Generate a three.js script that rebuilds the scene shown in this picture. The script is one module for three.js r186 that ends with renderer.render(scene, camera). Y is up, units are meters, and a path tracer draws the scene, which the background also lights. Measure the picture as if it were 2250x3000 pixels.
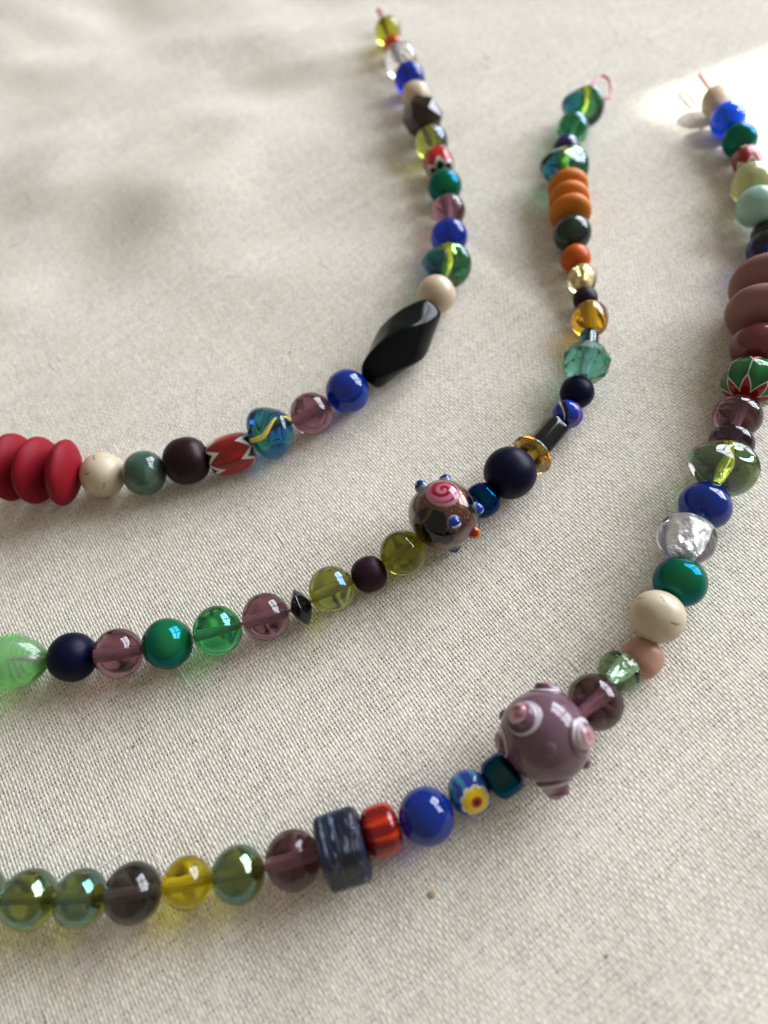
import * as THREE from 'three';
import { RectAreaLightUniformsLib } from 'three/addons/lights/RectAreaLightUniformsLib.js';
import { mergeGeometries } from 'three/addons/utils/BufferGeometryUtils.js';

// ---------------------------------------------------------------- camera, light, exposure
const MM = 0.001;
const scene = new THREE.Scene();
const camera = new THREE.PerspectiveCamera(71.0754, 3 / 4, 0.01, 20);
camera.position.set(0.01338297, 0.11158470, 0.06397520);
{
  const r = new THREE.Vector3(0.992884411, -0.119082104, 0), u = new THREE.Vector3(0.0589114973, 0.491193097, -0.869056256), b = new THREE.Vector3(0.103489047, 0.862872409, 0.494713274);
  camera.quaternion.setFromRotationMatrix(new THREE.Matrix4().makeBasis(r, u, b));
}
camera.focus = 0.119;
camera.userData.fStop = 10;
scene.add(camera);
scene.background = new THREE.Color().setRGB(0.290, 0.258, 0.212);      // the dim warm room round the table
const renderer = new THREE.WebGLRenderer({ antialias: true });
renderer.toneMapping = THREE.LinearToneMapping;
renderer.toneMappingExposure = 1.06;
renderer.shadowMap.enabled = true;
RectAreaLightUniformsLib.init();
const WINDOW = { az: 42, normalAz: 36, el: 25, dist: 2.0, w: 2.0, h: 1.3, glow: [11.4, 12.0, 13.3] };
const SUN = { az: 6, el: 47, dist: 2.4, power: 60, tip: [0.0613, 0, -0.1105] };

// ---------------------------------------------------------------- helpers
const rgb = (r, g, b) => new THREE.Color().setRGB(r, g, b);
let seed = 12345;
const rnd = () => { seed = (seed * 1664525 + 1013904223) >>> 0; return seed / 4294967296; };
const hash = (x, y, z) => { let h = (x * 374761393 + y * 668265263 + z * 2147483647 + 977) | 0; h = Math.imul(h ^ (h >>> 13), 1274126177); h ^= h >>> 16; return (h >>> 0) / 4294967296; };
const fade = (t) => t * t * (3 - 2 * t), lerp = (a, b, t) => a + (b - a) * t, clamp = (x, a = 0, b = 1) => Math.min(b, Math.max(a, x));
const smooth = (a, b, x) => fade(clamp((x - a) / (b - a)));
function noise(x, y, z = 0) {
  const i = Math.floor(x), j = Math.floor(y), k = Math.floor(z), u = fade(x - i), v = fade(y - j), w = fade(z - k);
  const p = (a, b, c) => hash(i + a, j + b, k + c);
  return lerp(lerp(lerp(p(0, 0, 0), p(1, 0, 0), u), lerp(p(0, 1, 0), p(1, 1, 0), u), v), lerp(lerp(p(0, 0, 1), p(1, 0, 1), u), lerp(p(0, 1, 1), p(1, 1, 1), u), v), w);
}
const fbm = (x, y, z = 0, n = 4) => { let s = 0, a = 0.5; for (let i = 0; i < n; i++) { s += a * noise(x, y, z); x *= 2.03; y *= 2.03; z *= 2.03; a *= 0.5; } return s / (1 - Math.pow(0.5, n)); };
function texture(n, fn, srgb = true, m = n) {                          // fn(u, v) -> [r, g, b] in 0..1
  const d = new Uint8Array(n * m * 4);
  for (let j = 0; j < m; j++) for (let i = 0; i < n; i++) { const c = fn((i + 0.5) / n, (j + 0.5) / m), o = (j * n + i) * 4; for (let k = 0; k < 3; k++) d[o + k] = clamp(c[k]) * 255; d[o + 3] = 255; }
  const t = new THREE.DataTexture(d, n, m); t.magFilter = t.minFilter = THREE.LinearFilter; t.wrapS = t.wrapT = THREE.RepeatWrapping;
  if (srgb) t.colorSpace = THREE.SRGBColorSpace;
  t.needsUpdate = true; return t;
}
const mix3 = (a, b, t) => [lerp(a[0], b[0], t), lerp(a[1], b[1], t), lerp(a[2], b[2], t)];
const used = {};
const numbered = (n) => { const k = used[n] = (used[n] ?? -1) + 1; return k ? n + '_' + String(k).padStart(3, '0') : n; };
function mesh(name, geo, mat, parent) { const m = new THREE.Mesh(geo, mat); m.name = numbered(name); m.castShadow = m.receiveShadow = true; if (parent) parent.add(m); return m; }

// ---------------------------------------------------------------- the linen cloth
// height of the cloth's surface in metres: soft waves, stronger on the far left where the cloth is not pulled flat
function clothHeight(x, z) {
  const X = x / MM, Z = z / MM;
  const far = smooth(-20, -110, Z) * smooth(40, -40, X);
  const a = (fbm(X / 38 + 7.3, Z / 30 + 2.1, 0.5, 2) - 0.5), b = (fbm(X / 60 + 1.7, Z / 48 + 9.4, 3.5, 2) - 0.5);
  const near = smooth(30, 75, Z) * smooth(-20, 40, X);
  const ridge = Math.exp(-Math.pow((X * 0.66 + Z * 0.75 + 95) / 9, 2)) * smooth(-30, -70, X);
  return MM * (a * (0.9 + 6.0 * far + 3.0 * near) + b * (1.2 + 5.5 * far + 2.2 * near) + 0.5 * ridge);
}
function linenTextures() {
  const N = 2048, T = 256, S = T / N, img = new Uint8Array(N * N * 4), bump = new Uint8Array(N * N * 4);
  const per = (a, b, s) => { const m = (k) => ((k % 128) + 128) % 128; const i = Math.floor(b), f = fade(b - i); return lerp(hash(a, m(i), s), hash(a, m(i + 1), s), f); };
  const patch = (a, b) => { const m = (k, n) => ((k % n) + n) % n, i = Math.floor(a), j = Math.floor(b), u = fade(a - i), v = fade(b - j), q = (x, y) => hash(m(x, 64), m(y, 85), 44); return lerp(lerp(q(i, j), q(i + 1, j), u), lerp(q(i, j + 1), q(i + 1, j + 1), u), v); };
  const W = [], F = [];                                                // per thread: tone, base width
  for (let i = 0; i < T; i++) { W.push([hash(i, 1, 5), hash(i, 2, 5), hash(i, 3, 5)]); F.push([hash(i, 1, 9), hash(i, 2, 9), hash(i, 3, 9)]); }
  const slubW = (k) => (W[k][2] > 0.9 ? 1 : 0);
  for (let y = 0; y < N; y++) for (let x = 0; x < N; x++) {
    const X = x * S, Y = y * S;
    const i = Math.floor(X), j = Math.floor(Y);
    const wobX = 0.24 * (per(i, Y / 3, 11) - 0.5), wobY = 0.22 * (per(j, X / 4, 12) - 0.5);
    const clump = patch(X / 4, Y / 3), soft = patch(X / 11 + 40, Y / 8 + 40);          // places where the yarn is fuller or the crown lies lower
    const ww = 0.29 + 0.05 * W[i][1] + 0.14 * (per(i, Y / 2, 13) - 0.5) + 0.12 * slubW(i) * per(i, Y / 8, 19), fw = 0.43 + 0.06 * F[j][1] + 0.16 * (per(j, X / 2, 14) - 0.5) + 0.16 * (F[j][2] > 0.84 ? per(j, X / 8, 18) : 0);
    const u = (X - i - 0.5 - wobX) / ww, v = (Y - j - 0.5 - wobY) / fw;
    const si = i % 2 ? -1 : 1, sj = j % 2 ? -1 : 1;
    const ampW = 0.22 + 0.42 * clump + 0.20 * (per(i, Y, 21) - 0.5);
    let hw = -1, hf = -1;
    if (Math.abs(u) < 1) hw = ampW * si * Math.sin(Math.PI * Y) + 0.44 * Math.sqrt(1 - u * u);
    if (Math.abs(v) < 1) hf = -0.22 * sj * Math.sin(Math.PI * X) + (0.30 + 0.20 * (soft - 0.5)) * Math.sqrt(1 - v * v);
    let h, tone;
    const gap = Math.abs(u) >= 1 && Math.abs(v) >= 1;
    if (gap) { h = -0.5; tone = 0.62; }  // holes between yarns: dark underlayer and its shade painted into the colour
    else if (hw > hf) { h = hw; tone = 1.0 + 0.025 * W[i][0] + 0.10 * (per(i, Y * 1.5, 31) - 0.5); }
    else { h = hf; tone = 0.93 + 0.03 * F[j][0] + 0.13 * (per(j, X * 1.5, 32) - 0.5) + 0.04 * (soft - 0.5); }
    const fib = hash(x, y, 77) - 0.5;
    tone += 0.05 * fib;
    const o = (y * N + x) * 4, b = clamp((h + 0.5) / 1.35 + 0.03 * fib) * 255;
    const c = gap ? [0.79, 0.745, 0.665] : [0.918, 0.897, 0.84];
    const warm = 0.006 * (W[i][1] - F[j][0]);
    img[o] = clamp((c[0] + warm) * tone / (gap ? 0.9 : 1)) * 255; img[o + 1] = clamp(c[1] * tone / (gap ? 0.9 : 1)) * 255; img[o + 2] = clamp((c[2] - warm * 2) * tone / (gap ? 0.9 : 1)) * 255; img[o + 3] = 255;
    bump[o] = bump[o + 1] = bump[o + 2] = b; bump[o + 3] = 255;
  }
  const mk = (d, s) => { const t = new THREE.DataTexture(d, N, N); t.magFilter = t.minFilter = THREE.LinearFilter; t.wrapS = t.wrapT = THREE.RepeatWrapping; if (s) t.colorSpace = THREE.SRGBColorSpace; t.needsUpdate = true; return t; };
  return [mk(img, true), mk(bump, false)];
}
{
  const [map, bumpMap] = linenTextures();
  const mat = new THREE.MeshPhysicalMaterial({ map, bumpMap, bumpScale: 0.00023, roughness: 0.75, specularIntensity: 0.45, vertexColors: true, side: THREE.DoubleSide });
  const n = 400, size = 0.8, g = new THREE.PlaneGeometry(size, size, n, n); g.rotateX(-Math.PI / 2); g.translate(0, 0, -0.06);
  const p = g.attributes.position, uv = g.attributes.uv, col = new Float32Array(p.count * 3), tileU = 256 * 0.54 * MM, tileV = 256 * 0.72 * MM, A = 55 * Math.PI / 180, cs = Math.cos(A), sn = Math.sin(A);
  for (let i = 0; i < p.count; i++) {
    const x = p.getX(i), z = p.getZ(i);
    p.setY(i, clothHeight(x, z));
    const dx = 0.0014 * (fbm(x / MM / 22, z / MM / 22, 7.5, 3) - 0.5), dz = 0.0018 * (fbm(x / MM / 26, z / MM / 26, 11.5, 3) - 0.5);    // the yarns run slightly crooked
    uv.setXY(i, (-x * sn + z * cs + dx) / tileU, (x * cs + z * sn + dz) / tileV);  // v runs along the warp
    const st = fbm(x / MM / 40 + 3, z / MM / 40 + 8, 1.5, 4), k = 0.97 + 0.06 * st;
    col[i * 3] = k; col[i * 3 + 1] = k * (0.992 + 0.01 * st); col[i * 3 + 2] = k * (0.975 + 0.03 * st);
  }
  g.setAttribute('color', new THREE.BufferAttribute(col, 3)); g.computeVertexNormals();
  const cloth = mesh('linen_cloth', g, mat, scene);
  // thicker places in the yarn: short lumps and a few long ones, lying along the warp or the weft
  const lumps = [], W = (a) => [Math.cos(a), Math.sin(a)];
  for (let i = 0; i < 230; i++) {
    const long = i < 26, x = (rnd() - 0.5) * 0.30 - 0.01, z = -0.22 + rnd() * 0.30, along = (long ? A - Math.PI / 2 : rnd() < 0.7 ? A - Math.PI / 2 : A) + (rnd() - 0.5) * 0.04, [c, q] = W(along), len = (long ? 6 + 16 * rnd() : 0.7 + 1.8 * rnd()) * MM, wd = (0.11 + 0.10 * rnd()) * MM, seg = long ? 24 : 8;
    const pts = []; for (let k = 0; k <= seg; k++) { const t = (k / seg - 0.5) * 2 * len, X = x + c * t, Z = z + q * t; pts.push(new THREE.Vector3(X, clothHeight(X, Z) + 0.00001, Z)); }
    const t = new THREE.TubeGeometry(new THREE.CatmullRomCurve3(pts), seg * 2, wd, 6), pp = t.attributes.position;
    for (let r = 0; r <= seg * 2; r++) { const f = Math.sqrt(Math.max(0, 1 - Math.pow(r / seg - 1, 2))) * (0.75 + 0.4 * hash(i, r, 3)), b = pts[0].clone().lerp(pts[seg], r / (seg * 2)); b.y = clothHeight(b.x, b.z); for (let e = 0; e <= 6; e++) { const o = r * 7 + e; pp.setXYZ(o, b.x + (pp.getX(o) - b.x) * f, b.y + (pp.getY(o) - b.y) * f * 0.6, b.z + (pp.getZ(o) - b.z) * f); } }
    t.computeVertexNormals(); lumps.push(t);
  }
  const slub = mesh('slub', mergeGeometries(lumps), new THREE.MeshStandardMaterial({ color: rgb(0.80, 0.765, 0.67), roughness: 0.85 }), cloth); slub.userData.kind = 'stuff';
  const flecks = [[6.6, 61.0, 0.55], [-40, 40, 0.3], [47, 20, 0.3], [-20, -40, 0.3], [29, 68, 0.3]].map(([x, z, r], i) => { const g = new THREE.IcosahedronGeometry(r * MM, 2); g.scale(1, 0.3, 0.8); g.rotateY(i); g.translate(x * MM, clothHeight(x * MM, z * MM) + 0.00008, z * MM); return g; });
  mesh('seed_fleck', mergeGeometries(flecks), new THREE.MeshStandardMaterial({ color: rgb(0.42, 0.30, 0.15), roughness: 0.8 }), cloth).userData = { kind: 'stuff', label: 'small tan flecks caught in the weave' };
  cloth.userData = { kind: 'structure', label: 'cream linen cloth with a visible plain weave spread under the three bead strands', category: 'cloth' };
}

// ---------------------------------------------------------------- the window that lights the table, out of the picture to the right
{
  const rad = Math.PI / 180, c = new THREE.Vector3(Math.cos(WINDOW.el * rad) * Math.cos(WINDOW.az * rad), Math.sin(WINDOW.el * rad), -Math.cos(WINDOW.el * rad) * Math.sin(WINDOW.az * rad)).multiplyScalar(WINDOW.dist);
  const win = new THREE.Group(); win.name = 'window'; win.position.set(c.x, c.y - WINDOW.h / 2, c.z);
  win.rotation.y = -Math.atan2(-Math.sin(WINDOW.normalAz * rad), Math.cos(WINDOW.normalAz * rad)) - Math.PI / 2;      // local +z looks back at the table
  win.userData = { kind: 'structure', label: 'white framed four pane window beside the table that lights the beads', category: 'window' };
  scene.add(win);
  const white = new THREE.MeshStandardMaterial({ color: rgb(0.55, 0.53, 0.5), roughness: 0.5 });
  const bx = (w, h, d, x, y, z) => { const g = new THREE.BoxGeometry(w, h, d); g.translate(x, y, z); return g; };
  const W = WINDOW.w, H = WINDOW.h, bar = 0.09;
  mesh('window_frame', mergeGeometries([bx(W + 0.12, 0.03, 0.05, 0, -0.015, 0), bx(W + 0.12, 0.03, 0.05, 0, H + 0.015, 0), bx(0.05, H, 0.05, -W / 2 - 0.025, H / 2, 0), bx(0.05, H, 0.05, W / 2 + 0.025, H / 2, 0)]), white, win);
  mesh('muntin', bx(bar, H, 0.04, 0, H / 2, 0), white, win);
  mesh('muntin', mergeGeometries([bx(W / 2 - bar / 2, bar, 0.04, -W / 4 - bar / 4, H * 0.5, 0), bx(W / 2 - bar / 2, bar, 0.04, W / 4 + bar / 4, H * 0.5, 0)]), white, win);
  const glow = new THREE.MeshStandardMaterial({ color: rgb(0.5, 0.55, 0.6), emissive: rgb(0.85, 0.92, 1), emissiveIntensity: 0.6, roughness: 0.3 });
  const pw = W / 2 - bar / 2, ph = H / 2 - bar / 2;
  for (const sx of [-1, 1]) for (const sy of [0, 1]) {
    const x = sx * (W / 4 + bar / 4), y = sy ? H - ph / 2 : ph / 2;
    mesh('lit_pane', bx(pw, ph, 0.006, x, y, -0.012), glow, win);
    const L = new THREE.RectAreaLight(rgb(...WINDOW.glow), 1, pw, ph); L.name = 'window_light'; L.position.set(x, y, -0.006); L.rotation.y = Math.PI; win.add(L);
  }
}

// ---------------------------------------------------------------- the patch of sun: a narrow beam past the inner corner of added, unseen boards
{
  const rad = Math.PI / 180, u = new THREE.Vector3(Math.cos(SUN.el * rad) * Math.cos(SUN.az * rad), Math.sin(SUN.el * rad), -Math.cos(SUN.el * rad) * Math.sin(SUN.az * rad));
  const tip = new THREE.Vector3(...SUN.tip), aim = tip.clone().add(new THREE.Vector3(0.042, 0, 0.012));
  const spot = new THREE.SpotLight(rgb(1, 0.96, 0.88), SUN.power, 0, Math.atan(0.06 / SUN.dist), 0.15, 2);
  spot.name = 'sun_beam'; spot.position.copy(aim).addScaledVector(u, SUN.dist); spot.target.position.copy(aim); spot.castShadow = true; spot.shadow.radius = 0.9;
  scene.add(spot, spot.target);
  const S = spot.position, k = 0.62, toTip = S.clone().sub(tip), K = tip.clone().addScaledVector(toTip.clone().normalize(), k);      // where the corner stands
  // boards added only to shape the beam: an L whose inner corner lies at K, its edges running with the two borders of the lit patch
  const e1 = new THREE.Vector3(0.0334, 0, -0.0141).normalize(), e2 = new THREE.Vector3(0.0213, 0, 0.0305).normalize();
  const out1 = new THREE.Vector3(e1.z, 0, -e1.x), out2 = new THREE.Vector3(-e2.z, 0, e2.x);
  if (out1.dot(e2) > 0) out1.negate(); if (out2.dot(e1) > 0) out2.negate();
  const slab = (pts) => { const s = new THREE.Shape(pts.map((q) => new THREE.Vector2(q.x, -q.z))); const g = new THREE.ExtrudeGeometry(s, { depth: 0.004, bevelEnabled: false }); g.rotateX(-Math.PI / 2); return g; };
  const P = (a, b) => e1.clone().multiplyScalar(a).add(e2.clone().multiplyScalar(b));
  const L = 0.075, w = 0.05;
  const far = out1.clone().multiplyScalar(w), side = out2.clone().multiplyScalar(w);
  const board = new THREE.Group(); board.name = 'added_beam_mask'; board.position.copy(K);
  board.userData = { kind: 'structure', label: 'dark L of boards added out of view to cut the beam of sun', category: 'light_mask' };
  scene.add(board);
  const wood = new THREE.MeshStandardMaterial({ color: rgb(0.16, 0.11, 0.07), roughness: 0.7 });
  mesh('mask_board', slab([P(-0.06, 0), P(L, 0), P(L, 0).add(far), P(-0.06, 0).add(far)]), wood, board);
  mesh('mask_board', slab([P(0, -0.04), P(0, L), P(0, L).add(side), P(0, -0.04).add(side)]), wood, board).position.y = -0.0045;
}

// ---------------------------------------------------------------- glass, stone and clay
const glass = (c, dist, o = {}) => new THREE.MeshPhysicalMaterial({ color: 0xffffff, roughness: 0.02, ior: 1.5, transmission: 1, thickness: 0.008, attenuationColor: rgb(...c), attenuationDistance: dist * MM, ...o });
const gloss = (c, o = {}) => new THREE.MeshPhysicalMaterial({ color: rgb(...c), roughness: 0.06, ior: 1.5, ...o });
const matte = (c, o = {}) => new THREE.MeshPhysicalMaterial({ color: rgb(...c), roughness: 0.48, ior: 1.5, specularIntensity: 0.4, ...o });
const coat = (nm, o = 1.8) => ({ specularIntensity: 0.25, iridescence: 1, iridescenceIOR: o, iridescenceThicknessRange: [100, nm] });
const veins = (base, dark, list) => texture(256, (u, v) => {
  let k = 0; const wob = 0.012 * (noise(u * 40, v * 40, 3) - 0.5);
  for (const [a, b, len, ang, wd] of list) { const dx = (u - a) * 2 , dy = v - b, s = dx * Math.cos(ang) + dy * Math.sin(ang), t = -dx * Math.sin(ang) + dy * Math.cos(ang) + wob * 3 + 0.02 * Math.sin(s * 40); k = Math.max(k, smooth(wd, wd * 0.3, Math.abs(t)) * smooth(len, len * 0.6, Math.abs(s)) * (0.4 + 0.6 * noise(u * 60, v * 60, 9))); }
  const m = fbm(u * 6, v * 6, 4, 3); return mix3(mix3(base, base.map((x) => x * 0.9), m), dark, k);
});
const TEX = {
  core: texture(128, (u, v) => { const k = 0.55 + 0.45 * noise(u * 34, v * 3, 1) * (0.7 + 0.6 * noise(u * 50, v * 40, 2)); return [k, k, k]; }, false),
  jade: (a, b, s) => texture(128, (u, v) => mix3(a, b, smooth(0.3, 0.7, fbm(u * s, v * s, 2, 5)))),
  chevron: texture(256, (u, v) => {
    const red = mix3([0.66, 0.07, 0.05], [0.45, 0.05, 0.045], smooth(0.35, 0.65, noise(u * 9, 2, 1) * 0.6 + 0.4 * fbm(u * 20, v * 8, 1, 3)));
    const f = (d, n, ph) => { const t = Math.abs(((u * n + ph) % 1 + 1) % 1 * 2 - 1), a = 0.09 + 0.27 * t, b = 0.0 + 0.23 * t; return [smooth(a + 0.025, a - 0.005, d), smooth(b + 0.02, b - 0.01, d)]; };
    const e1 = f(v, 6, 0.1), e2 = f(1 - v, 6, 0.45), w = Math.max(e1[0], e2[0]), k = Math.max(e1[1], e2[1]);
    return mix3(mix3(red, [0.78, 0.79, 0.75], w), [0.05, 0.06, 0.065], k);
  }),
  greenChevron: texture(512, (u, v) => {
    const n = 8, ph = (u * n) % 1, t = Math.abs(ph * 2 - 1), d = 1 - v;
    const g = mix3([0.04, 0.29, 0.12], [0.1, 0.42, 0.2], t * 0.7 + 0.3 * noise(u * 40, v * 6, 1));
    const a = 0.15 + 0.21 * (1 - t), b = a - 0.04 , line = smooth(0.9, 0.97, 1 - t) * smooth(0.1, 0.5, hash(Math.floor(u * n + 0.5) % n, 1, 1));
    let c = mix3(g, [0.75, 0.8, 0.75], line * 0.8);
    c = mix3(c, [0.8, 0.8, 0.76], smooth(a + 0.01, a - 0.008, d)); c = mix3(c, [0.55, 0.03, 0.05], smooth(b + 0.008, b - 0.008, d));
    const d2 = v; c = mix3(c, [0.8, 0.8, 0.76], smooth(0.22 + 0.2 * (1 - t), 0.2 + 0.2 * (1 - t), d2)); return mix3(c, [0.55, 0.03, 0.05], smooth(0.19 + 0.2 * (1 - t), 0.17 + 0.2 * (1 - t), d2));
  }),
  creamVein: veins([0.80, 0.74, 0.63], [0.16, 0.14, 0.14], [[0.22, 0.44, 0.08, 0.5, 0.012], [0.3, 0.62, 0.05, -0.3, 0.012], [0.5, 0.5, 0.05, 1.3, 0.014], [0.72, 0.4, 0.06, 0.2, 0.012], [0.82, 0.62, 0.05, -0.8, 0.012], [0.95, 0.55, 0.07, 0.9, 0.012], [0.08, 0.35, 0.05, 0.1, 0.01], [0.62, 0.7, 0.05, 0.6, 0.012]]),
  creamPlain: veins([0.83, 0.75, 0.64], [0.5, 0.42, 0.35], []),
  navyRough: texture(256, (u, v) => { const q = fbm(u * 7 + 0.5 * noise(v * 9, u * 20, 4), v * 13, 3, 3), s = smooth(0.05, 0.012, Math.abs(q - 0.5)) * smooth(0.35, 0.6, noise(u * 12, v * 7, 8)) * smooth(0.12, 0.25, v) * smooth(0.88, 0.75, v); return mix3(mix3([0.035, 0.06, 0.13], [0.07, 0.12, 0.24], noise(u * 6, v * 4, 6)), [0.42, 0.52, 0.60], s * 0.75); }),
  navyBump: texture(256, (u, v) => { const q = fbm(u * 7 + 0.5 * noise(v * 9, u * 20, 4), v * 13, 3, 3), k = 0.5 + 0.5 * smooth(0.09, 0.0, Math.abs(q - 0.5)) - 0.3 * fbm(u * 20, v * 20, 1, 3); return [k, k, k]; }, false),
  foil: texture(128, (u, v) => { const k = fbm(u * 9, v * 9, 5, 5); return [k, k, k]; }, false),
  rose: texture(256, (u, v) => { const x = u * 2 - 1, y = v * 2 - 1, r = Math.hypot(x, y), a = Math.atan2(y, x); const s = ((a / (2 * Math.PI) + r * 2.1 + 0.15 * noise(u * 5, v * 5, 1)) % 1 + 1) % 1; const k = smooth(0.3, 0.5, s) * smooth(0.95, 0.75, s); let c = mix3([0.66, 0.37, 0.43], [0.47, 0.05, 0.17], k); c = mix3(c, [0.62, 0.10, 0.22], smooth(0.1, 0.7, y) * 0.6); return mix3(c, [0.68, 0.52, 0.55], smooth(0.74, 0.92, r)); }),
  swirl: texture(256, (u, v) => { const x = u * 2 - 1, y = v * 2 - 1, r = Math.hypot(x, y), a = Math.atan2(y, x); const s = ((a / (2 * Math.PI) + r * 1.9) % 1 + 1) % 1; let c = mix3([0.38, 0.27, 0.31], [0.74, 0.70, 0.73], smooth(0.35, 0.5, s) * smooth(1.0, 0.85, s)); c = mix3(c, [0.62, 0.45, 0.47], smooth(0.58, 0.44, r)); return mix3(c, [0.39, 0.285, 0.33], smooth(0.92, 0.99, r)); }),
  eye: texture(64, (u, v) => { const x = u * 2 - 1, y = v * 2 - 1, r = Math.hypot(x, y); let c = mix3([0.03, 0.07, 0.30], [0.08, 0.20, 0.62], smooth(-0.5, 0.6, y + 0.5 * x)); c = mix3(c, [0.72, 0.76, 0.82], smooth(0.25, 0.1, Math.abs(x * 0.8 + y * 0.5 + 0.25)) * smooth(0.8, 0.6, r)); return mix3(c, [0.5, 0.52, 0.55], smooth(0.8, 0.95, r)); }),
  amberEye: texture(64, (u, v) => mix3(mix3([0.08, 0.16, 0.05], [0.75, 0.5, 0.05], smooth(0.2, 0.6, u)), [0.55, 0.08, 0.03], smooth(0.65, 0.95, u))),
  lilac: texture(128, (u, v) => mix3([0.37, 0.27, 0.315], [0.42, 0.31, 0.355], fbm(u * 5, v * 5, 3, 3))),
  blueSwirl: texture(256, (u, v) => { const t = v + 0.09 * Math.sin(u * 9) + 0.1 * (fbm(u * 6, v * 6, 1, 3) - 0.5), w = ((u * 2 + t * 0.8) % 1 + 1) % 1; let c = mix3([0.06, 0.16, 0.58], [0.10, 0.28, 0.75], fbm(u * 12, v * 3, 2, 3)); c = mix3(c, [0.02, 0.03, 0.05], smooth(0.06, 0.03, Math.abs(w - 0.3))); c = mix3(c, [0.82, 0.84, 0.86], smooth(0.035, 0.02, Math.abs(w - 0.39))); return mix3(c, [0.72, 0.38, 0.12], smooth(0.05, 0.02, Math.abs(w - 0.85))); }),
  redStripe: texture(256, (u, v) => { const k = fbm(u * 22 + 0.6 * Math.sin(v * 4), v * 1.2, 3, 3); return mix3(mix3([0.50, 0.05, 0.05], [0.86, 0.24, 0.06], smooth(0.38, 0.6, k)), [0.88, 0.45, 0.30], smooth(0.62, 0.75, k) * 0.7); }),
};
const FLOWERS = [[0.34, 0.76, 0.56]];
const coreMat = (c, o = {}) => new THREE.MeshPhysicalMaterial({ color: rgb(...c), roughness: 0.45, map: TEX.core, bumpMap: TEX.core, bumpScale: 0.00012, transmission: 0.4, thickness: 0.001, ior: 1.05, ...o });
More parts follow.
